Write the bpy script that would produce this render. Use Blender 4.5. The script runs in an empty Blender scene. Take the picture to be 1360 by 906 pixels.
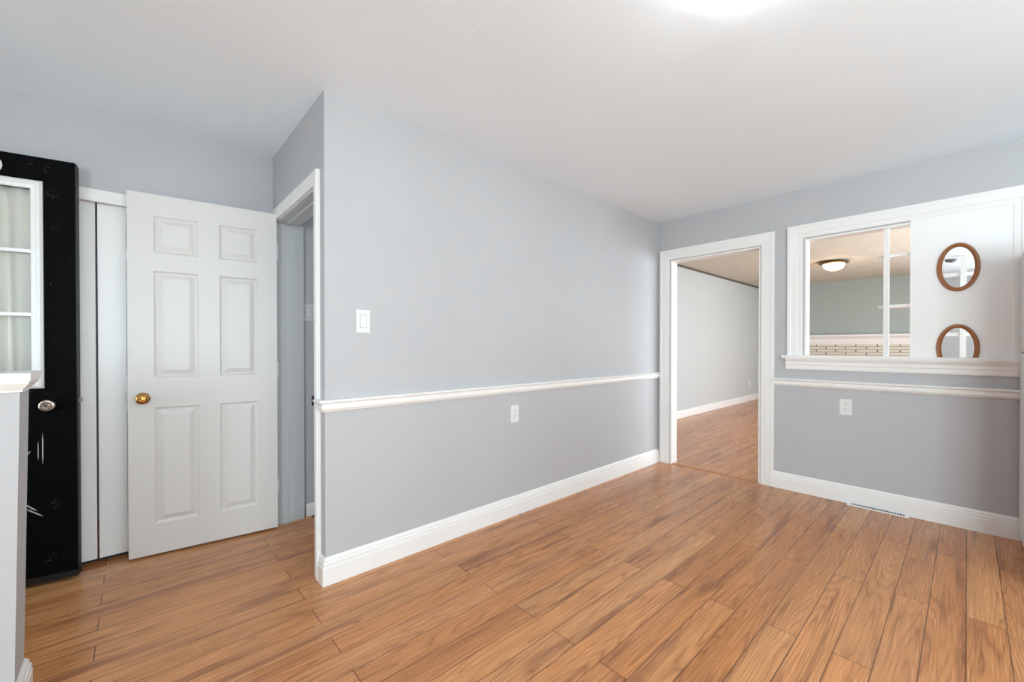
import bpy, bmesh, math
from mathutils import Vector, Matrix
sc = bpy.context.scene
C = bpy.context.collection
PI = math.pi

# ------------------------------------------------------------------ camera
F_PX, YAW, PITCH, CY = 551.594, 0.83174254, -7.14267915e-03, 463.884
EYE = Vector((0, 0, 1.17))
fw = Vector((math.cos(YAW)*math.cos(PITCH), math.sin(YAW)*math.cos(PITCH), math.sin(PITCH)))
rt = Vector((math.sin(YAW), -math.cos(YAW), 0)); up = rt.cross(fw)
cam = bpy.data.cameras.new('camera'); co = bpy.data.objects.new('camera', cam); C.objects.link(co)
cam.sensor_width = 36; cam.lens = F_PX/1360*36; cam.shift_y = (CY-453)/1360
cam.clip_start = 0.05; cam.clip_end = 100
co.matrix_world = Matrix(((rt.x, up.x, -fw.x, EYE.x), (rt.y, up.y, -fw.y, EYE.y), (rt.z, up.z, -fw.z, EYE.z), (0, 0, 0, 1)))
sc.camera = co

# ------------------------------------------------------------------ light and exposure
vs = sc.view_settings
vs.view_transform = 'Standard'; vs.look = 'None'; vs.gamma = 1; vs.exposure = -0.17; vs.use_curve_mapping = False
w = bpy.data.worlds.new('sky'); sc.world = w; w.use_nodes = True
bg = w.node_tree.nodes['Background']; bg.inputs[0].default_value = (0.82, 0.91, 1, 1); bg.inputs[1].default_value = 1.0
cy = sc.cycles
cy.max_bounces = 14; cy.diffuse_bounces = 9; cy.glossy_bounces = 5; cy.transparent_max_bounces = 12; cy.sample_clamp_indirect = 6
cy.caustics_reflective = False; cy.caustics_refractive = False

def area(name, loc, aim, sx, sy, power, col=(1, 1, 1)):
    l = bpy.data.lights.new(name, 'AREA'); l.shape = 'RECTANGLE'; l.size = sx; l.size_y = sy; l.energy = power; l.color = col
    o = bpy.data.objects.new(name, l); C.objects.link(o); o.location = loc
    o.rotation_euler = Vector(aim).to_track_quat('-Z', 'Z').to_euler()
    return o
# daylight just outside each window or open door, shining in; rear, kitchen and hall ones are added
area('added_rear_daylight', (0.9, -2.6, 1.4), (0, 1, 0.9), 3.4, 1.5, 112, (0.80, 0.95, 1))  # unseen window light, added and tilted up to brighten the ceiling
area('added_kitchen_daylight', (-2.65, -1.7, 1.4), (1, .15, 0.1), 1.2, 1.5, 200, (0.80, 0.95, 1))  # unseen side window light, added to brighten the room
area('daylight_entry_door', (-1.19, 2.72, 1.05), (1, 0, 0), 0.8, 1.95, 14, (0.80, 0.95, 1))
area('added_hall_daylight', (2.45, 2.65, 1.5), (-1, 0, 0), .6, 1.0, 18, (0.80, 0.95, 1))  # unseen light added to brighten the hall behind the left doorway
area('daylight_far_window', (6.9, -1.32, 1.25), (0, 1, -.15), 3.8, 1.6, 250, (0.84, 0.94, 1))
LAMP, FAR_LAMP, FILL_LAMP = 20.0, 28.0, 150.0  # the last one is the unseen globe added as fill

# ------------------------------------------------------------------ materials
def s(r, g, b):
    f = lambda c: (c/255/12.92 if c/255 <= .04045 else ((c/255+.055)/1.055)**2.4)
    return (f(r), f(g), f(b), 1)
def new_mat(name):
    m = bpy.data.materials.new(name); m.use_nodes = True
    return m, m.node_tree.nodes, m.node_tree.links, m.node_tree.nodes['Principled BSDF']
def paint(name, col, rough=.5, bump=0., scale=180., metal=0., spec=.5, var=0.):
    m, n, l, b = new_mat(name)
    b.inputs['Roughness'].default_value = rough; b.inputs['Metallic'].default_value = metal
    b.inputs['Specular IOR Level'].default_value = spec
    b.inputs['Base Color'].default_value = col
    tc = n.new('ShaderNodeTexCoord')
    if var:
        t = n.new('ShaderNodeTexNoise'); t.inputs['Scale'].default_value = 7; t.inputs['Detail'].default_value = 4
        l.new(tc.outputs['Object'], t.inputs['Vector'])
        r = n.new('ShaderNodeValToRGB')
        r.color_ramp.elements[0].position = .3; r.color_ramp.elements[1].position = .7
        r.color_ramp.elements[0].color = tuple(c*(1-var) for c in col[:3])+(1,)
        r.color_ramp.elements[1].color = tuple(min(1, c*(1+var)) for c in col[:3])+(1,)
        l.new(t.outputs['Fac'], r.inputs['Fac']); l.new(r.outputs['Color'], b.inputs['Base Color'])
    if bump:
        t2 = n.new('ShaderNodeTexNoise'); t2.inputs['Scale'].default_value = scale; t2.inputs['Detail'].default_value = 3
        l.new(tc.outputs['Object'], t2.inputs['Vector'])
        bp = n.new('ShaderNodeBump'); bp.inputs['Strength'].default_value = bump; bp.inputs['Distance'].default_value = .002
        l.new(t2.outputs['Fac'], bp.inputs['Height']); l.new(bp.outputs['Normal'], b.inputs['Normal'])
    return m
WALL = paint('grey_wall_paint', s(180, 180, 182), .55, .06, 220, var=.008)
FARW = paint('far_room_wall_paint', s(188, 191, 192), .6, .06, 220, var=.008)
FAREND = paint('grey_green_paint', s(164, 173, 169), .6, .06, 220, var=.008)
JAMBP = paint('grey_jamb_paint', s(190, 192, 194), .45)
CEIL = paint('ceiling_white', s(233, 243, 250), .8, .08, 160)
FARC = paint('stippled_beige_ceiling', s(202, 196, 183), .85, .9, 26, var=.06)
TRIM = paint('white_gloss_trim', s(232, 231, 229), .32, .02, 60)
DOORW = paint('white_door_paint', s(213, 210, 207), .38, .05, 90)
DARKT = paint('dark_edge_strip', s(96, 86, 74), .6)
BRASS = paint('aged_brass', s(196, 146, 82), .22, metal=1)
BRONZE = paint('antique_brass', s(150, 126, 88), .34, metal=1)
STEEL = paint('painted_steel', s(205, 206, 207), .4)
NICKEL = paint('worn_nickel', s(205, 186, 170), .22, metal=1)
RUBBER = paint('black_rubber', s(12, 12, 13), .5)
PLAST = paint('white_plastic', s(222, 222, 221), .3)
GREYPL = paint('grey_plastic', s(208, 209, 211), .35)
BEZEL = paint('bezel_grey', s(176, 177, 178), .4)
SLOT = paint('dark_slot', s(22, 22, 24), .6)
FRIDGE = paint('fridge_enamel', s(214, 214, 214), .6)
OAK = paint('oak_frame', s(150, 96, 58), .35, .2, 120, var=.15)
CLOS = paint('closet_white', s(236, 236, 235), .38, .05, 90)
CURT = paint('cream_curtain', s(243, 240, 228), .85, .15, 400)
MARKW = paint('mark_white', s(186, 186, 184), .6)
STAIR = paint('dark_stair_wood', s(70, 44, 30), .5, var=.15)

def black_paint():
    m, n, l, b = new_mat('chipped_black_paint')
    tc = n.new('ShaderNodeTexCoord')
    t = n.new('ShaderNodeTexNoise'); t.inputs['Scale'].default_value = 190; t.inputs['Detail'].default_value = 2
    t2 = n.new('ShaderNodeTexNoise'); t2.inputs['Scale'].default_value = 9; t2.inputs['Detail'].default_value = 2
    l.new(tc.outputs['Object'], t.inputs['Vector']); l.new(tc.outputs['Object'], t2.inputs['Vector'])
    mu = n.new('ShaderNodeMath'); mu.operation = 'MULTIPLY'
    l.new(t.outputs['Fac'], mu.inputs[0]); l.new(t2.outputs['Fac'], mu.inputs[1])
    r = n.new('ShaderNodeValToRGB'); e = r.color_ramp.elements
    e[0].position = .41; e[0].color = s(9, 9, 10); e[1].position = .44; e[1].color = s(105, 105, 105)
    l.new(mu.outputs[0], r.inputs['Fac']); l.new(r.outputs['Color'], b.inputs['Base Color'])
    b.inputs['Roughness'].default_value = .7; b.inputs['Specular IOR Level'].default_value = .05
    return m
BLACK = black_paint()

def floor_mat():
    m, n, l, b = new_mat('laminate_planks')
    tc = n.new('ShaderNodeTexCoord'); sp = n.new('ShaderNodeSeparateXYZ'); l.new(tc.outputs['Object'], sp.inputs[0])
    def M(op, a, c=None, d=None):
        k = n.new('ShaderNodeMath'); k.operation = op
        for i, v in enumerate((a, c, d)):
            if v is None: continue
            if isinstance(v, (int, float)): k.inputs[i].default_value = v
            else: l.new(v, k.inputs[i])
        return k.outputs[0]
    X, Y = sp.outputs[0], sp.outputs[1]
    rowf = M('DIVIDE', M('ADD', Y, .116+.1145*40), .1145)
    row = M('FLOOR', rowf); v = M('FRACT', rowf)
    odd = M('MODULO', row, 2.0)
    uf = M('DIVIDE', M('ADD', M('ADD', X, 1.387*10-1.272), M('MULTIPLY', odd, .692)), 1.387)
    col = M('FLOOR', uf); u = M('FRACT', uf)
    cv = n.new('ShaderNodeCombineXYZ'); l.new(row, cv.inputs[0]); l.new(col, cv.inputs[1])
    wn = n.new('ShaderNodeTexWhiteNoise'); wn.noise_dimensions = '2D'; l.new(cv.outputs[0], wn.inputs['Vector'])
    sr = n.new('ShaderNodeSeparateColor'); l.new(wn.outputs['Color'], sr.inputs[0])
    r1, r2, r3 = sr.outputs[0], sr.outputs[1], sr.outputs[2]
    gx = M('ADD', X, M('MULTIPLY', r1, 37.)); gy = M('ADD', Y, M('MULTIPLY', r2, 23.)); gz = M('MULTIPLY', r3, 19.)
    def noise(sx, sy, detail, rough=.5, dist=0.):
        c = n.new('ShaderNodeCombineXYZ'); l.new(M('MULTIPLY', gx, sx), c.inputs[0]); l.new(M('MULTIPLY', gy, sy), c.inputs[1]); l.new(gz, c.inputs[2])
        t = n.new('ShaderNodeTexNoise'); t.inputs['Scale'].default_value = 1; t.inputs['Detail'].default_value = detail
        t.inputs['Roughness'].default_value = rough; t.inputs['Distortion'].default_value = dist
        l.new(c.outputs[0], t.inputs['Vector']); return t.outputs['Fac']
    big = noise(.6, 8.5, 1.6, .4, .08)
    ring = M('POWER', M('ABSOLUTE', M('SINE', M('MULTIPLY', big, 78.))), .34)          # cathedral grain lines
    ringw = M('SUBTRACT', 1., ring)
    fib = noise(5., 210., 3., .6)
    streak = noise(1.1, 15., 3., .5, .6)
    def ramp(f, pts):
        r = n.new('ShaderNodeValToRGB'); e = r.color_ramp.elements
        while len(e) < len(pts): e.new(.5)
        for q, (p, c) in zip(e, pts): q.position = p; q.color = c
        l.new(f, r.inputs['Fac']); return r.outputs['Color']
    def mix(f, a, c, mode='MIX'):
        k = n.new('ShaderNodeMix'); k.data_type = 'RGBA'; k.blend_type = mode
        if isinstance(f, (int, float)): k.inputs[0].default_value = f
        else: l.new(f, k.inputs[0])
        for i, q in ((6, a), (7, c)):
            if isinstance(q, tuple): k.inputs[i].default_value = q
            else: l.new(q, k.inputs[i])
        return k.outputs[2]
    base = ramp(r3, [(0., s(188, 124, 76)), (.35, s(202, 140, 90)), (.7, s(195, 131, 82)), (1., s(207, 148, 98))])
    tone = ramp(big, [(.3, (.84, .80, .77, 1)), (.5, (1, 1, 1, 1)), (.7, (1.06, 1.04, 1.0, 1))])
    base = mix(.8, base, tone, 'MULTIPLY')
    base = mix(M('MULTIPLY', M('MULTIPLY', ringw, 1.3), noise(2., 30., 2.)), base, s(108, 58, 30))
    sm = n.new('ShaderNodeMapRange'); sm.interpolation_type = 'SMOOTHSTEP'
    sm.inputs[1].default_value = .54; sm.inputs[2].default_value = .72; sm.inputs[3].default_value = 0; sm.inputs[4].default_value = .72
    l.new(streak, sm.inputs[0])
    base = mix(sm.outputs[0], base, s(122, 74, 52))
    fibc = ramp(fib, [(.30, (.66, .62, .58, 1)), (.52, (1, 1, 1, 1)), (.75, (1.08, 1.08, 1.08, 1))])
    base = mix(.75, base, fibc, 'MULTIPLY')
    gv = M('LESS_THAN', M('MULTIPLY', M('MINIMUM', v, M('SUBTRACT', 1., v)), .1145), .0016)
    gu = M('LESS_THAN', M('MULTIPLY', M('MINIMUM', u, M('SUBTRACT', 1., u)), 1.387), .0018)
    gap = M('MAXIMUM', gv, gu)
    base = mix(M('MULTIPLY', gap, .85), base, s(70, 40, 24))
    l.new(base, b.inputs['Base Color'])
    rr = M('ADD', .2, M('MULTIPLY', fib, .12)); l.new(rr, b.inputs['Roughness'])
    bp = n.new('ShaderNodeBump'); bp.inputs['Strength'].default_value = .35; bp.inputs['Distance'].default_value = .001
    l.new(M('SUBTRACT', M('MULTIPLY', fib, .12), gap), bp.inputs['Height']); l.new(bp.outputs['Normal'], b.inputs['Normal'])
    return m
FLOOR = floor_mat()

def brick_mat():
    m, n, l, b = new_mat('painted_brick')
    tc = n.new('ShaderNodeTexCoord'); sp = n.new('ShaderNodeSeparateXYZ'); l.new(tc.outputs['Object'], sp.inputs[0])
    def M(op, a, c=0):
        k = n.new('ShaderNodeMath'); k.operation = op
        for i, v in enumerate((a, c)):
            if isinstance(v, (int, float)): k.inputs[i].default_value = v
            else: l.new(v, k.inputs[i])
        return k.outputs[0]
    zr = M('DIVIDE', M('ADD', sp.outputs[2], .538-.0235), .054); row = M('FLOOR', zr); zz = M('FRACT', zr)
    fx = M('FRACT', M('ADD', M('DIVIDE', M('ADD', sp.outputs[1], 3.16*2+.05-.046), .318), M('MULTIPLY', M('MODULO', row, 2.), .5)))
    bed = M('LESS_THAN', M('ABSOLUTE', M('SUBTRACT', zz, .5)), .40); joint = M('LESS_THAN', fx, .055)
    tone = n.new('ShaderNodeTexNoise'); tone.inputs['Scale'].default_value = 6; l.new(tc.outputs['Object'], tone.inputs['Vector'])
    rp = n.new('ShaderNodeValToRGB'); rp.color_ramp.elements[0].color = s(206, 201, 186); rp.color_ramp.elements[1].color = s(222, 218, 205); l.new(tone.outputs['Fac'], rp.inputs['Fac'])
    m1 = n.new('ShaderNodeMix'); m1.data_type = 'RGBA'; l.new(bed, m1.inputs[0]); m1.inputs[6].default_value = s(150, 146, 136); l.new(rp.outputs['Color'], m1.inputs[7])
    dk = M('MULTIPLY', joint, M('LESS_THAN', M('ABSOLUTE', M('SUBTRACT', zz, .5)), .30))
    mx = n.new('ShaderNodeMix'); mx.data_type = 'RGBA'; l.new(dk, mx.inputs[0]); l.new(m1.outputs[2], mx.inputs[6]); mx.inputs[7].default_value = s(52, 48, 44)
    l.new(mx.outputs[2], b.inputs['Base Color']); b.inputs['Roughness'].default_value = .7
    bp = n.new('ShaderNodeBump'); bp.inputs['Distance'].default_value = .006
    l.new(M('SUBTRACT', bed, dk), bp.inputs['Height']); l.new(bp.outputs['Normal'], b.inputs['Normal'])
    return m
BRICK = brick_mat()

def emit(name, col, st):
    m, n, l, b = new_mat(name)
    b.inputs['Base Color'].default_value = s(240, 240, 238); b.inputs['Roughness'].default_value = .3
    b.inputs['Emission Color'].default_value = col; b.inputs['Emission Strength'].default_value = st
    return m
LAMPM = emit('lit_opal_glass', (.88, .97, 1, 1), LAMP)
FARL = emit('lit_warm_glass', (1, .72, .42, 1), FAR_LAMP)
FILLG = emit('added_fill_globe', (.80, .95, 1, 1), FILL_LAMP)  # glow of the added globe behind the camera
def mirror():
    m, n, l, b = new_mat('mirror_glass'); b.inputs['Metallic'].default_value = 1; b.inputs['Roughness'].default_value = .01
    b.inputs['Base Color'].default_value = (.88, .9, .9, 1); return m
MIRR = mirror()
def glass():
    m, n, l, b = new_mat('clear_pane'); n.remove(b)
    t = n.new('ShaderNodeBsdfTransparent'); g = n.new('ShaderNodeBsdfGlossy'); g.inputs['Roughness'].default_value = .02
    f = n.new('ShaderNodeFresnel'); x = n.new('ShaderNodeMixShader')
    l.new(f.outputs[0], x.inputs[0]); l.new(t.outputs[0], x.inputs[1]); l.new(g.outputs[0], x.inputs[2]); l.new(x.outputs[0], n['Material Output'].inputs[0])
    return m
GLASS = glass()

# ------------------------------------------------------------------ mesh helpers
class MB:
    def __init__(self): self.bm = bmesh.new()
    def box(self, x0, x1, y0, y1, z0, z1):
        v = [self.bm.verts.new(p) for p in ((x0,y0,z0),(x1,y0,z0),(x1,y1,z0),(x0,y1,z0),(x0,y0,z1),(x1,y0,z1),(x1,y1,z1),(x0,y1,z1))]
        for f in ((3,2,1,0),(4,5,6,7),(0,1,5,4),(1,2,6,5),(2,3,7,6),(3,0,4,7)): self.bm.faces.new([v[i] for i in f])
        return self
    def sweep(self, path, prof, nrm, side=1, closed=False):
        P = [Vector(p) for p in path]; N = Vector(nrm).normalized(); k = len(P); rings = []
        seg = [(P[(i+1) % k]-P[i]).normalized() for i in range(k if closed else k-1)]
        A = [N.cross(d)*side for d in seg]
        for i in range(k):
            if closed: a, c = A[i-1], A[i]
            else: a, c = A[max(0, i-1)], A[min(i, k-2)]
            m = (a+c)/(1+a.dot(c))
            rings.append([self.bm.verts.new(P[i]+m*pa+N*pb) for pa, pb in prof])
        q = len(prof)
        for i in range(k if closed else k-1):
            r0, r1 = rings[i], rings[(i+1) % k]
            for j in range(q): self.bm.faces.new((r0[j], r0[(j+1) % q], r1[(j+1) % q], r1[j]))
        if not closed: self.bm.faces.new(rings[0]); self.bm.faces.new(rings[-1])
        return self
    def lathe(self, prof, seg=40, M=None):
        """prof: (radius, height) about the local Z axis"""
        M = M or Matrix.Identity(4); rings = []
        for r, h in prof:
            if r < 1e-6: rings.append([self.bm.verts.new(M @ Vector((0, 0, h)))])
            else: rings.append([self.bm.verts.new(M @ Vector((r*math.cos(2*PI*i/seg), r*math.sin(2*PI*i/seg), h))) for i in range(seg)])
        for a, b in zip(rings, rings[1:]):
            for i in range(seg):
                j = (i+1) % seg
                if len(a) == 1 and len(b) == 1: continue
                if len(a) == 1: self.bm.faces.new((a[0], b[i], b[j]))
                elif len(b) == 1: self.bm.faces.new((a[i], a[j], b[0]))
                else: self.bm.faces.new((a[i], a[j], b[j], b[i]))
        return self
    def ellipse_ring(self, prof, ry, rz, cen, seg=72):
        """prof: (inset from the outer rim, depth towards -X); upright oval moulding in the YZ plane"""
        rings = []
        for i in range(seg):
            t = 2*PI*i/seg
            rings.append([self.bm.verts.new((cen[0]-d, cen[1]+(ry-a)*math.cos(t), cen[2]+(rz-a)*math.sin(t))) for a, d in prof])
        q = len(prof)
        for i in range(seg):
            r0, r1 = rings[i], rings[(i+1) % seg]
            for j in range(q): self.bm.faces.new((r0[j], r0[(j+1) % q], r1[(j+1) % q], r1[j]))
        return self
    def cut_below(self, z):
        g = self.bm.verts[:]+self.bm.edges[:]+self.bm.faces[:]
        r = bmesh.ops.bisect_plane(self.bm, geom=g, plane_co=(0, 0, z), plane_no=(0, 0, -1), clear_outer=True)
        ed = [e for e in r['geom_cut'] if isinstance(e, bmesh.types.BMEdge)]
        if ed: bmesh.ops.holes_fill(self.bm, edges=ed)
        return self
    def build(self, name, mat, parent=None, bevel=0, smooth=False, loc=None, merge=False):
        if merge: bmesh.ops.remove_doubles(self.bm, verts=self.bm.verts, dist=1e-5)
        if bevel:
            bmesh.ops.bevel(self.bm, geom=[e for e in self.bm.edges if len(e.link_faces) == 2 and e.calc_face_angle(0) > .6], offset=bevel, segments=2, profile=.6, affect='EDGES')
        bmesh.ops.recalc_face_normals(self.bm, faces=self.bm.faces)
        me = bpy.data.meshes.new(name); self.bm.to_mesh(me); self.bm.free(); me.materials.append(mat)
        if smooth:
            for p in me.polygons: p.use_smooth = True
            me.set_sharp_from_angle(angle=math.radians(35))
        o = bpy.data.objects.new(name, me); C.objects.link(o); o.parent = parent
        if loc: o.location = loc
        return o
def tag(o, label=None, cat=None, group=None, kind=None):
    for k, v in (('label', label), ('category', cat), ('group', group), ('kind', kind)):
        if v: o[k] = v
    return o
def empty(name, loc, rz=0., **kw):
    o = bpy.data.objects.new(name, None); C.objects.link(o); o.location = loc; o.rotation_euler = (0, 0, rz); o.empty_display_size = .1
    return tag(o, **kw)
def S(o, label, cat): return tag(o, label, cat, kind='structure')

def wall(axis, a0, a1, s0, s1, z0, z1, holes=()):
    """slab of thickness a0..a1 across `axis`, running s0..s1; holes: (s0, s1, z0, z1)"""
    m = MB(); cuts = sorted({s0, s1, *[h[0] for h in holes], *[h[1] for h in holes]}); zc = sorted({z0, z1, *[h[2] for h in holes], *[h[3] for h in holes]})
    cuts = [c for c in cuts if s0 <= c <= s1]; zc = [c for c in zc if z0 <= c <= z1]
    key = {}
    def vert(a, q, z):
        k = (round(a, 5), round(q, 5), round(z, 5))
        if k not in key: key[k] = m.bm.verts.new((a, q, z) if axis == 'x' else (q, a, z))
        return key[k]
    solid = lambda i, j: 0 <= i < len(cuts)-1 and 0 <= j < len(zc)-1 and not any(h[0]-1e-6 <= cuts[i] and cuts[i+1] <= h[1]+1e-6 and h[2]-1e-6 <= zc[j] and zc[j+1] <= h[3]+1e-6 for h in holes)
    for i in range(len(cuts)-1):
        for j in range(len(zc)-1):
            if not solid(i, j): continue
            p, q, c, d = cuts[i], cuts[i+1], zc[j], zc[j+1]
            for a in (a0, a1): m.bm.faces.new((vert(a,p,c), vert(a,q,c), vert(a,q,d), vert(a,p,d)))
            if not solid(i-1, j): m.bm.faces.new((vert(a0,p,c), vert(a1,p,c), vert(a1,p,d), vert(a0,p,d)))
            if not solid(i+1, j): m.bm.faces.new((vert(a0,q,c), vert(a1,q,c), vert(a1,q,d), vert(a0,q,d)))
            if not solid(i, j-1): m.bm.faces.new((vert(a0,p,c), vert(a1,p,c), vert(a1,q,c), vert(a0,q,c)))
            if not solid(i, j+1): m.bm.faces.new((vert(a0,p,d), vert(a1,p,d), vert(a1,q,d), vert(a0,q,d)))
    return m

def panel_slab(W, z0, z1, yb, yf, panels, rings=((.004,.006),(.010,.010),(.017,.010),(.042,.001))):
    m = MB(); xs = sorted({0., W, *[p[0] for p in panels], *[p[1] for p in panels]}); zs = sorted({z0, z1, *[p[2] for p in panels], *[p[3] for p in panels]})
    for y, sg in ((yf, -1), (yb, 1)):
        d = sg*(1 if yf > yb else -1)
        for i in range(len(xs)-1):
            for j in range(len(zs)-1):
                x0, x1, a, b = xs[i], xs[i+1], zs[j], zs[j+1]
                prev = [m.bm.verts.new(q) for q in ((x0,y,a),(x1,y,a),(x1,y,b),(x0,y,b))]
                if any(p[0] <= x0 and x1 <= p[1] and p[2] <= a and b <= p[3] for p in panels):
                    for ins, dep in rings:
                        k = min(1, (min(x1-x0, b-a)/2-.004)/.042); ii = ins*k; yy = y+d*dep
                        cur = [m.bm.verts.new(q) for q in ((x0+ii,yy,a+ii),(x1-ii,yy,a+ii),(x1-ii,yy,b-ii),(x0+ii,yy,b-ii))]
                        for e in range(4): m.bm.faces.new((prev[e], prev[(e+1)%4], cur[(e+1)%4], cur[e]))
                        prev = cur
                m.bm.faces.new(prev)
    def side(L, f):
        for a, b in zip(L, L[1:]): m.bm.faces.new([m.bm.verts.new(q) for q in f(a, b)])
    for z in (z0, z1): side(xs, lambda a, b: ((a,yf,z),(b,yf,z),(b,yb,z),(a,yb,z)))
    for x in (0., W): side(zs, lambda a, b: ((x,yf,a),(x,yf,b),(x,yb,b),(x,yb,a)))
    return m

BASE = [(0,0),(.018,0),(.018,.086),(.0155,.089),(.0155,.106),(.011,.110),(.0105,.122),(.006,.129),(.004,.133),(0,.133)]
RAIL = [(0,.849),(.010,.849),(.013,.857),(.021,.860),(.023,.866),(.023,.880),(.019,.886),(.019,.889),(.030,.892),(.036,.896),(.037,.902),(.033,.907),(0,.907)]
def casing(wd, d=.02):
    return [(0,0),(0,d*.5),(.005,d*.62),(wd*.30,d*.62),(wd*.36,d*.78),(wd*.42,d*.72),(wd*.72,d*.86),(wd*.78,d),(wd-.004,d),(wd,d*.8),(wd,0)]

ZC, ZF = 2.42, 2.485
YA, XB, XD, YC = 2.115, 3.945, .69, 3.115
# ------------------------------------------------------------------ shell
m = MB(); m.box(-2.6, XD+.21, -2.5, 3.95, -.06, 0); m.box(XD+.21, 3.995, -2.5, 2.235, -.06, 0); m.box(XD+.21, 3.995, 3.06, 3.95, -.06, 0); m.box(3.995, 10.65, -2.5, 3.95, -.06, 0)
S(m.build('floor', FLOOR), 'orange brown laminate plank floor running through both rooms', 'floor')
S(MB().box(-2.6, 4.045, -2.5, 3.95, ZC, ZC+.1).build('ceiling', CEIL), 'plain white ceiling over the nearer room', 'ceiling')
S(MB().box(1.005, 1.035, -1.5, 1.83, ZC-.0006, ZC).build('trim_9', CEIL), 'faint taped seam running across the white ceiling', 'ceiling seam')
S(MB().box(4.045, 10.65, -1.3, 3.25, ZF, ZF+.1).build('ceiling_far', FARC), 'beige stippled ceiling of the far room', 'ceiling')
S(wall('y', YA, 2.235, XD, XB, 0, ZC).build('wall_back', WALL), 'long grey wall with chair rail, light switch and outlet', 'wall')
DH = 1.985
S(wall('x', XD, XD+.13, 2.235, YC, 0, ZC, [(2.25, 3.045, 0, DH)]).build('wall_return', WALL), 'narrow grey wall around the open doorway at left', 'wall')
S(wall('y', YC, YC+.07, -.47, XD+.13, 0, ZC, [(-.47, .45, 0, 2.005)]).build('wall_closet', WALL), 'grey wall strip above the white closet doors', 'wall')
S(wall('x', -.54, -.47, YC, 3.9, 2.1, ZC).build('wall_closet_side', WALL), 'short wall above the black door hinge side', 'wall')
S(wall('y', 3.9, 3.95, -1.15, XD+.13, 0, ZC).build('wall_closet_back', WALL), 'back of the closet behind the folding doors', 'wall')
S(wall('x', -1.15, -1.05, 2.1, 3.9, 0, ZC, [(2.3, 3.14, 0, 2.08)]).build('wall_entry', WALL), 'entry wall holding the outside doorway', 'wall')
S(wall('y', 2.0, 2.1, -2.5, -1.05, 0, ZC).build('wall_kitchen_back', WALL), 'kitchen wall beside the entry', 'wall')
S(wall('x', -2.6, -2.5, -2.5, 2.1, 0, ZC, [(-2.3, -1.05, .75, 2.15)]).build('wall_left', WALL), 'kitchen wall with an added window, behind the camera', 'wall')
S(wall('y', -2.5, -2.4, -2.5, XB, 0, ZC, [(-.8, 2.6, .75, 2.15)]).build('wall_rear', WALL), 'rear wall with a wide added window, behind the camera', 'wall')
D0, D1, DZ = 1.19, 1.99, 2.018       # doorway to the far room
W0, W1, WZ0, WZ1 = -.18, .875, 1.075, 2.02   # pass-through
S(wall('x', XB, XB+.1, -2.5, 3.25, 0, ZF, [(D0, D1, 0, DZ), (W0, W1, WZ0, WZ1)]).build('wall_right', WALL), 'grey right wall with doorway and pass-through window', 'wall')
S(wall('y', 3.156, 3.25, XB+.1, 10.65, 0, ZF).build('wall_far_left', FARW), 'pale grey long wall of the far room seen through the doorway', 'wall')
S(wall('x', 10.55, 10.65, -1.3, 3.156, 0, ZF).build('wall_far', FAREND), 'grey green end wall of the far room above the mantel', 'wall')
S(wall('y', -1.3, -1.2, XB+.1, 10.55, 0, ZF, [(4.95, 8.85, .4, 2.1)]).build('wall_far_right', FARW), 'far room wall with a big window, out of sight', 'wall')
# stair hall behind the left doorway
S(wall('y', 3.06, 3.115, XD+.13, 2.4, -1.0, ZC).build('wall_hall', WALL), 'dim grey hall wall seen through the left doorway', 'wall')
S(wall('x', 2.3, 2.4, 2.235, 3.06, -1.0, ZC, [(2.35, 2.95, 1.0, 2.0)]).build('wall_hall_end', WALL), 'end wall of the stair hall', 'wall')  # opening added so that light reaches the hall
m = MB()
for k in range(4): m.box(XD+.21+.25*k, XD+.21+.25*(k+1), 2.235, 3.06, -1.0, -.19*(k+1))
S(m.build('floor_stairs', STAIR), 'dark stairs going down behind the left doorway', 'stairs')

# ------------------------------------------------------------------ skirtings, rails, ceiling edge strip
def trim(name, path, prof, side, label, cat='trim'):
    return S(MB().sweep(path, prof, (0, 0, 1), side).build(name, TRIM), label, cat)
trim('baseboard_back', [(XD, 2.179, 0), (XD, YA, 0), (XB-.021, YA, 0)], BASE, -1, 'white stepped baseboard along the long grey wall', 'baseboard')
trim('baseboard_right', [(XB, 1.10, 0), (XB, -1.9, 0)], BASE, -1, 'white stepped baseboard along the right wall below the pass-through', 'baseboard')
trim('trim_1', [(XD, 2.179, 0), (XD, YA, 0), (XB-.021, YA, 0)], RAIL, -1, 'white chair rail wrapping the corner of the long grey wall', 'chair rail')
trim('trim_2', [(XB, 1.105, 0), (XB, -1.9, 0)], RAIL, -1, 'white chair rail on the right wall below the window sill', 'chair rail')
FB = [(0,0),(.014,0),(.014,.105),(.009,.118),(0,.12)]
trim('baseboard_far', [(XB+.1, 3.156, 0), (10.55, 3.156, 0)], FB, -1, 'white baseboard along the far room wall', 'baseboard')
trim('baseboard_hall', [(XD+.18, 3.06, 0), (XD+.21, 3.06, 0), (2.3, 3.06, 0)], [(0,0),(.012,0),(.012,.07),(.006,.085),(0,.085)], -1, 'white baseboard of the dim hall through the left doorway', 'baseboard')
S(MB().box(XB+.1, 10.55, 3.126, 3.156, ZF-.026, ZF).build('trim_3', DARKT), 'thin dark strip along the far room ceiling edge', 'cornice')  # dark strip where the far room wall meets the ceiling
S(MB().sweep([(XB+.005, D0, 0), (XB+.005, D1, 0)], [(0,0),(.004,.006),(.041,.006),(.045,0)], (0, 0, 1), -1).build('trim_4', paint('threshold_strip', s(176, 122, 84), .4)), 'thin wooden threshold strip in the far doorway', 'threshold')

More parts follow.
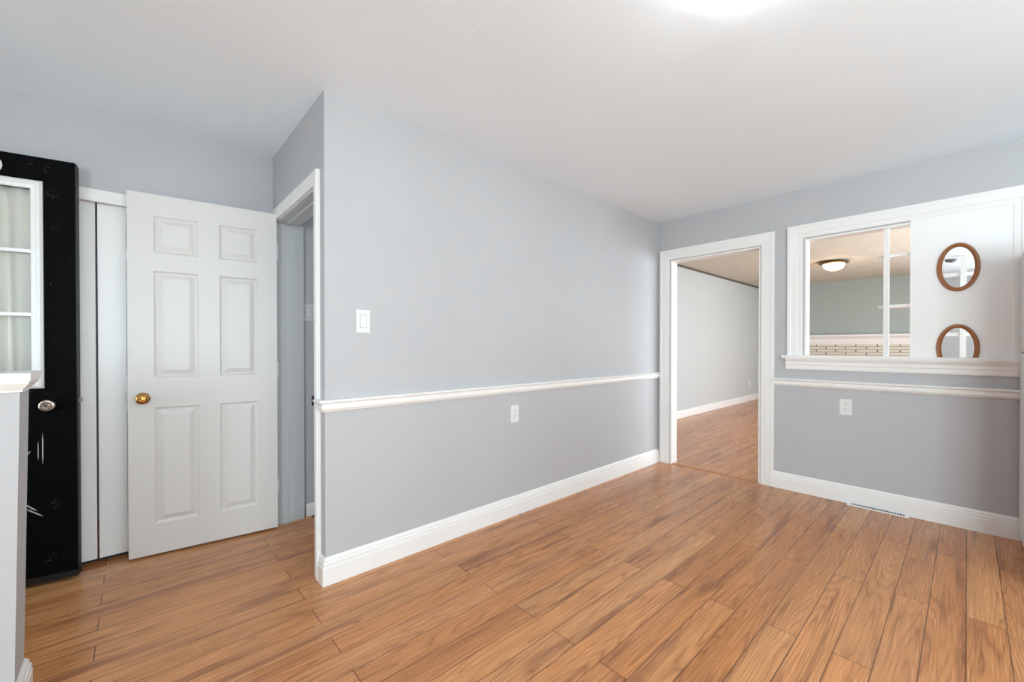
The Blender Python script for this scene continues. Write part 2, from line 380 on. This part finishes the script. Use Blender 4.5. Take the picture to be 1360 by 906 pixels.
# ------------------------------------------------------------------ doorway casings and jambs
o = MB().sweep([(XB, 2.000, 0), (XB, 2.000, DZ+.008), (XB, 1.182, DZ+.008), (XB, 1.182, 0)], casing(.098), (-1, 0, 0), 1).build('trim_5', TRIM)
S(o, 'white moulded casing around the far room doorway', 'door casing')
m = MB(); m.box(XB-.001, XB+.11, D1-.012, D1, 0, DZ); m.box(XB-.001, XB+.11, D0, D0+.012, 0, DZ); m.box(XB-.001, XB+.11, D0+.012, D1-.012, DZ-.012, DZ)
S(m.build('trim_6', TRIM), 'white jamb lining of the far room doorway', 'door jamb')
o = MB().sweep([(XD, 2.244, 0), (XD, 2.244, DH+.002), (XD, 3.05, DH+.002), (XD, 3.05, 0)], casing(.065), (-1, 0, 0), -1).build('trim_7', TRIM)
S(o, 'white casing around the open doorway at left', 'door casing')
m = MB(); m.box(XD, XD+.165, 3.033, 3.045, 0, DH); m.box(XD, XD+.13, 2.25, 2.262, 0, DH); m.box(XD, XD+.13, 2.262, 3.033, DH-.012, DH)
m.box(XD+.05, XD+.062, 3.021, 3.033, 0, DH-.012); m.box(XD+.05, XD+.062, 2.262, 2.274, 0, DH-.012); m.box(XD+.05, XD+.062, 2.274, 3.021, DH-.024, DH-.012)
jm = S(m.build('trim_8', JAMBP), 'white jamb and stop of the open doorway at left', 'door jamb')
tag(MB().box(XD-.0215, XD-.012, 2.2405, 2.2465, .868, .918).build('strike_plate', RUBBER, jm, bevel=.001), 'dark strike plate')

# ------------------------------------------------------------------ pass-through window with sill, apron
m = MB().sweep([(XB, .888, WZ0+.022), (XB, .888, WZ1+.01), (XB, W0, WZ1+.01), (XB, W0, WZ0+.022)], casing(.105), (-1, 0, 0), 1)
win = S(m.build('window_1', TRIM), 'white framed pass-through window in the right wall', 'window')
m = MB(); m.box(XB-.001, XB+.1, W1-.012, W1, WZ0+.022, WZ1); m.box(XB-.001, XB+.1, W0, W0+.012, WZ0+.022, WZ1); m.box(XB-.001, XB+.1, W0+.012, W1-.012, WZ1-.012, WZ1)
m.build('window_frame', TRIM, win)
m = MB().box(XB-.042, XB+.115, W0-.02, W1, WZ0, WZ0+.022); m.build('window_sill', TRIM, win, bevel=.004)
m = MB().box(XB-.042, XB, W1, 1.025, WZ0, WZ0+.022); m.box(XB-.042, XB, -.32, W0-.02, WZ0, WZ0+.022); m.build('sill_horn', TRIM, win, bevel=.004)
AP = [(0,.985),(.010,.985),(.013,.995),(.013,1.018),(.017,1.024),(.017,1.045),(.024,1.056),(.030,1.066),(.030,1.075),(0,1.075)]
MB().sweep([(XB, 1.0, 0), (XB, -.30, 0)], AP, (0, 0, 1), -1).build('apron', TRIM, win)
bd = MB().box(XB-.010, XB+.016, W0-.002, .268, WZ0+.022, WZ1+.012).build('blank_panel', CLOS, win)
tag(bd, 'plain white board filling the right half')

# corner shelf standing in the pass-through
sh = empty('corner_shelf', (XB+.05, .395, WZ0+.022), label='white post with two round-ended shelves inside the pass-through window', cat='shelf')
def rel(o, root): o.parent = root; o.matrix_parent_inverse = Matrix.Translation(root.location).inverted(); return o
rel(MB().box(3.972, 3.996, .379, .409, WZ0+.022, WZ1-.012).build('post', TRIM, bevel=.002), sh)
for z in (1.805, 1.446):
    m = MB(); pts = [(3.996, .02), (4.10, .02), (4.10, .40)]
    pts += [(4.048+.052*math.cos(t), .40+.045*math.sin(t)) for t in [PI*i/14 for i in range(1, 14)]] + [(3.996, .40)]
    lo = [m.bm.verts.new((x, y, z)) for x, y in pts]; hi = [m.bm.verts.new((x, y, z+.02)) for x, y in pts]
    m.bm.faces.new(lo); m.bm.faces.new(hi)
    for i in range(len(pts)): j = (i+1) % len(pts); m.bm.faces.new((lo[i], lo[j], hi[j], hi[i]))
    rel(m.build('shelf', TRIM), sh)

# ------------------------------------------------------------------ oval mirrors on the white board
FRP = [(0,0),(0,.012),(.005,.019),(.012,.021),(.018,.018),(.022,.012),(.0245,.011),(.0245,0)]
def oval_mirror(cz, label, cut=None):
    xb = XB-.010; t = empty('oval_mirror', (xb, .044, cz), label=label, cat='mirror', group='oval mirrors on the white board')
    m = MB().ellipse_ring(FRP, .0965, .1555, (xb, .044, cz))
    if cut: m.cut_below(cut)
    rel(m.build('frame', OAK, smooth=True), t)
    m = MB(); ry, rz = .0735, .1325
    f = [m.bm.verts.new((xb-.004, .044+ry*math.cos(2*PI*i/72), cz+rz*math.sin(2*PI*i/72))) for i in range(72)]
    b = [m.bm.verts.new((xb-.0005, v.co.y, v.co.z)) for v in f]
    m.bm.faces.new(f); m.bm.faces.new(b)
    for i in range(72): m.bm.faces.new((f[i], f[(i+1) % 72], b[(i+1) % 72], b[i]))
    if cut: m.cut_below(cut)
    rel(m.build('mirror_glass', MIRR), t)
oval_mirror(1.680, 'upper oval mirror in a brown wood frame, whole oval')
oval_mirror(1.157, 'lower oval mirror in a brown wood frame, cut off by the window sill', WZ0+.0225)

# ------------------------------------------------------------------ white six-panel door
WD = .708
door = empty('door_1', (.679, 2.975, 0), PI-math.radians(6.41), label='white six-panel door standing open, with a brass knob', cat='door', kind='structure')
X = lambda u: WD-u
pn = []
for a, b in ((.109, .307), (.408, .602)):
    for z0, z1 in ((1.69, 1.894), (.995, 1.589), (.18, .828)): pn.append((X(b), X(a), z0, z1))
panel_slab(WD, .012, 2.012, -.035, 0, pn).build('leaf', DOORW, door, merge=True)
def knob(parent, x, z, mat, y=0., name='knob', k=1., d=1):
    T = Matrix.Translation((x, y, z)) @ Matrix.Rotation(-d*PI/2, 4, 'X')
    p = [(0,0),(.031,0),(.032,.003),(.029,.007),(.020,.010),(.0125,.012),(.011,.026),(.015,.031),(.0235,.037),(.0265,.045),(.0255,.053),(.020,.058),(.012,.0595),(.009,.058),(.008,.060),(0,.061)]
    return MB().lathe([(r*k, h*k) for r, h in p], 36, T).build(name, mat, parent, smooth=True)
knob(door, X(.062), .883, BRASS); knob(door, X(.062), .883, BRASS, -.035, d=-1)
tag(MB().box(WD-.0005, WD+.001, -.029, -.006, .855, .912).box(WD, WD+.009, -.023, -.012, .875, .893).build('latch', NICKEL, door), 'small metal latch on the door edge')
for z in (1.77, 1.02, .27):
    m = MB().lathe([(0,-.045),(.0065,-.045),(.0065,.045),(0,.045)], 14, Matrix.Translation((-.008, -.040, z)))
    m.box(-.006, -.0005, -.034, -.008, z-.045, z+.045)
    m.build('hinge', STEEL, door, smooth=True)

# ------------------------------------------------------------------ white folding closet doors
def bifold(x0, x1, label, kb=False):
    t = empty('door_2' if x0 < -.2 else 'door_3' if x0 < .1 else 'door_4', (x0, 3.15, 0), 0, label=label, cat='closet door', kind='structure')
    W = x1-x0; p = [(.112, W-.112, z0, z1) for z0, z1 in ((1.70, 1.90), (1.0, 1.655), (.234, .81))]
    panel_slab(W, .026, 1.995, .03, 0, p).build('leaf', CLOS, t, merge=True)
bifold(-.465, -.1495, 'white folding closet leaf right beside the black door')
bifold(-.1405, .15, 'white folding closet leaf partly behind the six-panel door')
bifold(.155, .449, 'white folding closet leaf hidden behind the six-panel door')
S(MB().sweep([(-.36, YC, 2.001), (.451, YC, 2.001), (.451, YC, 0)], casing(.068, .017), (0, -1, 0), -1).build('trim_10', TRIM), 'white casing above the folding closet doors', 'door casing')
S(MB().box(-.469, .449, 3.15, 3.178, 1.996, 2.005).build('trim_11', SLOT), 'dark sliding track above the folding closet doors', 'track')
S(MB().box(-.469, .449, 3.19, 3.2, .0, .026).build('trim_12', SLOT), 'dark strip standing for the shade in the floor gap below the folding closet doors', 'track')  # solid dark strip paints in the shade under the closet leaves

# ------------------------------------------------------------------ black outside door, open against the closet
BW, AN = .81, math.radians(-10.8)
hx, hy = -.214-BW*math.cos(AN), 3.016-BW*math.sin(AN)
bd = empty('door_5', (hx, hy, 0), AN, label='chipped black outside door with a white framed curtained window', cat='door', kind='structure')
X = lambda u: BW-u
gx0, gx1, gz0, gz1 = X(.69), X(.13), .985, 1.950           # opening of the lite
m = wall('y', 0, .042, 0, BW, .045, 2.087, [(gx0, gx1, gz0, gz1)]); m.build('leaf', BLACK, bd, bevel=.003)
# rubber bottom sweep and edge seal
m = MB().box(0, BW+.004, -.006, .048, .018, .046); m.build('door_sweep', RUBBER, bd, bevel=.008)
m = MB().box(BW, BW+.005, .004, .04, .05, 2.075); m.build('edge_seal', RUBBER, bd, bevel=.002)
fr = MB().sweep([(gx0, 0, gz0), (gx0, 0, gz1), (gx1, 0, gz1), (gx1, 0, gz0)], [(-.020,0),(-.020,.008),(-.012,.018),(-.002,.020),(.004,.012),(.018,.011),(.021,.008),(.021,0)], (0, -1, 0), -1, closed=True).build('window_frame', TRIM, bd)
ix0, ix1, iz0, iz1 = gx0+.016, gx1-.016, gz0+.022, gz1-.022
for k in (1, 2):
    z = 1.93-.3035*k; MB().box(ix0, ix1, -.014, .0005, z-.008, z+.008).build('muntin', TRIM, fr, bevel=.003)
    x = ix1-(ix1-ix0)/3*k; MB().box(x-.008, x+.008, -.0135, .0004, iz0, iz1).build('muntin', TRIM, fr, bevel=.003)
MB().box(gx0, gx1, .010, .014, gz0, gz1).build('pane', GLASS, fr)
m = MB(); NX, NZ = 130, 14; g = []
for j in range(NZ+1):
    t = j/NZ; z = gz0+.01+(gz1-.02-gz0)*t; r = []
    for i in range(NX+1):
        q = i/NX; x = gx0+.003+(gx1-gx0-.006)*q
        a = .0065*math.sin(q*47+1.4*math.sin(q*9)+.5*t)+.006*math.sin(q*23+.9*t+2)
        r.append(m.bm.verts.new((x, .036+1.6*a*(.55+.45*(1-t))+.002*math.sin(q*90)*t**6, z)))
    g.append(r)
for j in range(NZ):
    for i in range(NX): m.bm.faces.new((g[j][i], g[j][i+1], g[j+1][i+1], g[j+1][i]))
cu = m.build('curtain', CURT, bd, smooth=True); cu.modifiers.new('thickness', 'SOLIDIFY').thickness = .0016
tag(cu, 'gathered cream curtain behind the door glass')
kb = knob(bd, X(.088), .884, NICKEL, d=1) if False else None
T = Matrix.Translation((X(.088), 0, .884)) @ Matrix.Rotation(PI/2, 4, 'X')
MB().lathe([(0,0),(.036,0),(.037,.003),(.034,.006),(.02,.008),(0,.008)], 36, T).build('knob_rosette', BLACK, bd, smooth=True)
kn = MB().lathe([(.012,.007),(.012,.026),(.018,.032),(.026,.040),(.029,.050),(.026,.058),(.018,.061),(.010,.059),(.0095,.062),(0,.062)], 36, T).build('knob', NICKEL, bd, smooth=True)
T2 = Matrix.Translation((X(.088), -.062, .884)) @ Matrix.Rotation(PI/2, 4, 'X')
MB().lathe([(0,0),(.004,0),(.004,.001),(0,.001)], 16, T2).build('keyhole', SLOT, kn)
MB().box(BW+.004, BW+.016, .014, .030, .887, .908).build('latch', NICKEL, bd, bevel=.003)
# house number: a white nought at the top of the door
m = MB(); ring = []
for i in range(40):
    t = 2*PI*i/40; ring.append([m.bm.verts.new((X(.272)+rx*math.cos(t), y, 2.022+rz*math.sin(t))) for rx, rz, y in ((.030,.038,0),(.030,.038,-.004),(.017,.024,-.004),(.017,.024,0))])
for i in range(40):
    a, b = ring[i], ring[(i+1) % 40]
    for j in range(4): m.bm.faces.new((a[j], a[(j+1) % 4], b[(j+1) % 4], b[j]))
tag(m.build('house_number', PLAST, bd), 'white raised 0 at the top of the door')
def mark(u0, z0, u1, z1, wd=.0016):  # thin pale mark laid on the black door face
    a, b = Vector((X(u0), -.0004, z0)), Vector((X(u1), -.0004, z1)); d = (b-a).normalized(); p = Vector((-d.z, 0, d.x))*wd
    m = MB(); q = [a, a+(b-a)*.3+p, a+(b-a)*.8+p, b, a+(b-a)*.7-p, a+(b-a)*.2-p]
    f = [m.bm.verts.new(v) for v in q]; k = [m.bm.verts.new(v+Vector((0, .0004, 0))) for v in q]
    m.bm.faces.new(f); m.bm.faces.new(k)
    for i in range(6): m.bm.faces.new((f[i], f[(i+1) % 6], k[(i+1) % 6], k[i]))
    tag(m.build('mark', MARKW, bd), 'pale mark on the black door')
mark(.1175, .747, .118, .593); mark(.133, .709, .1335, .613); mark(.176, .638, .158, .664, .0022)
mark(.185, .414, .137, .368, .0025); mark(.178, .388, .117, .338, .0025)

# ------------------------------------------------------------------ half wall at the left edge
Xe = -.275
def lean(o, k=.017):
    for v in o.data.vertices:
        if v.co.x > -.6: v.co.x += k*v.co.z
    return o
hw = S(lean(MB().box(-1.05, Xe, 1.95, 2.10, 0, 1.06).build('wall_half', WALL)), 'grey half wall with a white cap at the left edge', 'half wall')
pth = [(-1.05, 1.95, 0), (Xe, 1.95, 0), (Xe, 2.10, 0), (-1.05, 2.10, 0)]
lean(MB().sweep(pth, [(0,1.028),(.006,1.030),(.006,1.036),(.012,1.044),(.020,1.056),(.022,1.064),(0,1.064)], (0, 0, 1), -1).build('cap_moulding', TRIM, hw))
lean(MB().box(-1.05, Xe+.024, 1.926, 2.124, 1.064, 1.088).build('cap_board', TRIM, hw, bevel=.003))
lean(MB().sweep(pth, BASE, (0, 0, 1), -1).build('baseboard', TRIM, hw))

# ------------------------------------------------------------------ switches and outlets
def plate_root(name, loc, rz, label, cat, group=None): return empty(name, loc, rz, label=label, cat=cat, group=group)
def screw(root, x, z, mat=GREYPL):
    MB().lathe([(0,0),(.0035,0),(.0032,.0012),(0,.0012)], 14, Matrix.Translation((x, -.0058, z)) @ Matrix.Rotation(PI/2, 4, 'X')).build('screw', mat, root)
def plate(root, w, h, mat=PLAST):
    MB().box(-w/2, w/2, -.006, 0, -h/2, h/2).build('plate', mat, root, bevel=.0025)
def rocker(root, x=0., mat=PLAST):
    MB().box(x-.0185, x+.0185, -.0072, -.004, -.035, .035).build('bezel', BEZEL, root, bevel=.0008)
    m = MB(); p = [(-.0155,-.031),(.0155,-.031)]
    pr = [(-.0065,-.0315),(-.0115,-.0315),(-.0085,0),(-.0075,.0315),(-.0065,.0315)]   # tilted paddle, lower half out
    a = [m.bm.verts.new((x-.0155, y, z)) for y, z in pr]; b = [m.bm.verts.new((x+.0155, y, z)) for y, z in pr]
    m.bm.faces.new(a); m.bm.faces.new(b)
    for i in range(5): m.bm.faces.new((a[i], a[(i+1) % 5], b[(i+1) % 5], b[i]))
    m.build('rocker', mat, root)
r = plate_root('light_switch', (.880, YA, 1.299), 0, 'white single rocker light switch on the long grey wall', 'light switch')
plate(r, .072, .117); rocker(r); screw(r, 0, .048); screw(r, 0, -.048)
r = plate_root('light_switch', (.913, 3.06, 1.402), 0, 'pale double light switch in the dim hall through the left doorway', 'light switch')
plate(r, .116, .114, GREYPL)
for x in (-.023, .023): rocker(r, x, GREYPL); screw(r, x, .048); screw(r, x, -.048)
def duplex(root, mat=PLAST, decora=False):
    plate(root, .072, .117, mat)
    if decora:
        MB().box(-.0175, .0175, -.008, -.004, -.034, .034).build('face', mat, root, bevel=.001); zs = (.016, -.016); y = -.0082
        screw(root, 0, .048); screw(root, 0, -.048)
    else:
        zs = (.0195, -.0195); y = -.0092
        for z in zs:
            m = MB(); pts = [(.0165*max(-.86, min(.86, math.cos(t)*1.0)), .0145*math.sin(t)) for t in [2*PI*i/28 for i in range(28)]]
            a = [m.bm.verts.new((q[0], -.009, z+q[1])) for q in pts]; b = [m.bm.verts.new((q[0], -.004, z+q[1])) for q in pts]
            m.bm.faces.new(a); m.bm.faces.new(b)
            for i in range(28): m.bm.faces.new((a[i], a[(i+1) % 28], b[(i+1) % 28], b[i]))
            m.build('socket', PLAST, root)
        screw(root, 0, 0)
    for z in zs:
        m = MB().box(-.0075, -.0052, y, y+.002, z-.001, z+.008).box(.0052, .0075, y, y+.002, z, z+.0075)
        m.lathe([(0,0),(.0026,0),(.0026,.002),(0,.002)], 12, Matrix.Translation((0, y+.002, z-.0065)) @ Matrix.Rotation(PI/2, 4, 'X'))
        m.build('slots', SLOT, root)
r = plate_root('wall_outlet', (1.948, YA, .703), 0, 'white outlet low on the long grey wall below the chair rail', 'outlet')
duplex(r, decora=True)
r = plate_root('wall_outlet', (XB, .613, .715), -PI/2, 'white duplex outlet on the right wall below the pass-through window', 'outlet')
duplex(r)
r = plate_root('wall_outlet', (9.77, 3.156, .37), 0, 'small white outlet on the far room wall seen through the doorway', 'outlet')
duplex(r)

# ------------------------------------------------------------------ floor register against the right baseboard
vt = empty('floor_vent', (XB-.018, .43, 0), label='white slotted floor vent against the baseboard of the right wall', cat='floor vent')
rel(MB().box(3.885, XB-.018, .262, .598, 0, .006).build('frame', TRIM, bevel=.002), vt)
m = MB()
for i in range(20): y = .286+.0145*i; m.box(3.9, 3.9265, y, y+.0105, .0055, .0068)
rel(m.build('slots', SLOT), vt)

# ------------------------------------------------------------------ lamps
def lamp(name, loc, R, drop, pan, mat_pan, mat_glass, label, finial=False):
    t = empty(name, loc, label=label, cat='ceiling light')
    MB().lathe([(0,0)]+pan+[(0,pan[-1][1])], 48).build('pan', mat_pan, t, smooth=True)
    h0 = pan[-1][1]
    MB().lathe([(R*math.cos(a), h0-drop*math.sin(a)) for a in [PI/2*i/14 for i in range(14)]]+[(0, h0-drop)], 48).build('shade', mat_glass, t, smooth=True)
    if finial: MB().lathe([(0,h0-drop+.004),(.018,h0-drop),(.014,h0-drop-.006),(.006,h0-drop-.012),(.009,h0-drop-.018),(0,h0-drop-.026)], 20).build('finial', mat_pan, t, smooth=True)
    return t
lamp('ceiling_light', (1.455, .50, ZC), .15, .08, [(.162,0),(.162,-.012),(.152,-.02)], TRIM, LAMPM, 'round white glass ceiling light at the top edge of the near ceiling')
lamp('ceiling_light', (8.0, 1.40, ZF), .135, .095, [(.10,0),(.11,-.014),(.185,-.024),(.192,-.032),(.165,-.048),(.142,-.052)], BRONZE, FARL, 'bowl ceiling light with a brass rim in the far room', True)

t = empty('ceiling_light', (.15, -1.5, ZC), label='hanging white globe light added behind the camera to fill the room', cat='ceiling light')  # unseen globe added to brighten the ceiling and the closet
MB().lathe([(0,0),(.07,0),(.07,-.012),(.03,-.03),(.012,-.04),(.012,-1.0),(0,-1.0)], 32).build('stem', TRIM, t, smooth=True)
MB().lathe([(.13*math.sin(a), -1.11+.13*math.cos(a)) for a in [PI*i/24 for i in range(25)]], 40).build('shade', FILLG, t, smooth=True)

t = empty('smoke_alarm', (-.85, .17, ZC), label='small round grey ceiling alarm behind the camera, mirrored in the upper oval', cat='smoke alarm')
MB().lathe([(0,0),(.062,0),(.062,-.02),(.05,-.034),(0,-.036)], 32).build('body', paint('alarm_grey', s(120, 120, 120), .5), t, smooth=True)
MB().lathe([(0,-.0355),(.018,-.0355),(.018,-.041),(0,-.041)], 20).build('button', SLOT, t, smooth=True)

# ------------------------------------------------------------------ fireplace at the end of the far room
fp = empty('fireplace', (10.5, 1.1, 0), label='white painted brick fireplace with a white mantel at the end of the far room', cat='fireplace')
rel(MB().box(10.46, 10.55, -.7, 2.95, 0, 1.215).build('brick_face', BRICK), fp)
mt = rel(MB().sweep([(10.55, 2.97, 0), (10.46, 2.97, 0), (10.46, -.72, 0), (10.55, -.72, 0)][1:3], [(-.09,1.20),(.0,1.20),(.012,1.205),(.012,1.235),(.02,1.24),(.02,1.315),(.03,1.33),(.05,1.35),(.06,1.362),(-.09,1.362)], (0, 0, 1), -1).build('mantel', TRIM), fp)
rel(MB().box(10.37, 10.55, -.76, 3.0, 1.362, 1.398).build('mantel_shelf', TRIM, bevel=.004), fp)

# ------------------------------------------------------------------ fridge at the right edge
fx0, fx1, fy = 3.17, 3.915, -.212
fg = empty('refrigerator', ((fx0+fx1)/2, -.55, 0), label='white refrigerator at the right edge of the picture', cat='refrigerator')
rel(MB().box(fx0, fx1, -.88, fy-.062, .02, 1.705).build('cabinet', FRIDGE, bevel=.008), fg)
for nm, z0, z1 in (('freezer_door', 1.138, 1.71), ('fridge_door', .075, 1.128)):
    d = rel(MB().box(fx0, fx1, fy-.058, fy, z0, z1).build(nm, FRIDGE, bevel=.008), fg)
    h0, h1 = (z0+.02, z0+.30) if nm == 'freezer_door' else (z1-.38, z1-.02)
    ho = MB().box(fx0-.012, fx0+.001, fy-.050, fy-.012, h0, h1).build('handle', PLAST, bevel=.003); ho.parent = d
rel(MB().box(fx0+.01, fx1-.01, -.86, fy-.02, 0, .07).build('kick_grille', GREYPL), fg)
rel(MB().box(fx0+.01, fx1-.002, fy-.056, fy-.012, 1.126, 1.140).build('door_gasket', paint('gasket_grey', s(120, 120, 120), .6), None), fg)

# ------------------------------------------------------------------ post and beams that the mirrors show, and unseen windows
S(MB().box(-.63, -.57, .015, .075, 0, ZC).build('trim_13', TRIM, bevel=.004), 'white post behind the camera, seen in the oval mirrors', 'post')
m = MB().box(-.62, -.58, .075, 1.95, 2.14, 2.19); m.box(-.62, -.58, -1.2, .015, 2.14, 2.19); m.box(-.62, -.58, .075, .33, 1.31, 1.36); m.box(-.62, -.58, -.2, .015, 1.31, 1.36)
S(m.build('trim_14', TRIM), 'white beam crossing the post behind the camera', 'beam')
def sash(name, axis, a, s0, s1, z0, z1, n, label):
    P = (lambda q, z: (a, q, z)) if axis == 'x' else (lambda q, z: (q, a, z)); nn = {'x': (1, 0, 0), 'y': (0, -1, 0)}[axis]
    o = S(MB().sweep([P(s0, z0), P(s0, z1), P(s1, z1), P(s1, z0)], [(-.05,-.03),(-.05,.03),(0,.03),(0,-.03)], nn, -1 if axis == 'y' else 1, closed=True).build(name, TRIM), label, 'window')
    for k in range(1, n):
        q = s0+(s1-s0)*k/n; m = MB()
        if axis == 'x': m.box(a-.02, a+.02, q-.03, q+.03, z0+.04, z1-.04)
        else: m.box(q-.03, q+.03, a-.02, a+.02, z0+.04, z1-.04)
        m.build('mullion', TRIM, o)
sash('window_2', 'x', -2.55, -2.3, -1.05, .75, 2.15, 2, 'white kitchen window behind the camera, added for daylight')
sash('window_3', 'y', -2.45, -.8, 2.6, .75, 2.15, 3, 'wide white window added in the rear wall behind the camera for daylight')
sash('window_4', 'y', -1.25, 4.95, 8.85, .4, 2.1, 3, 'wide white window of the far room, out of sight')
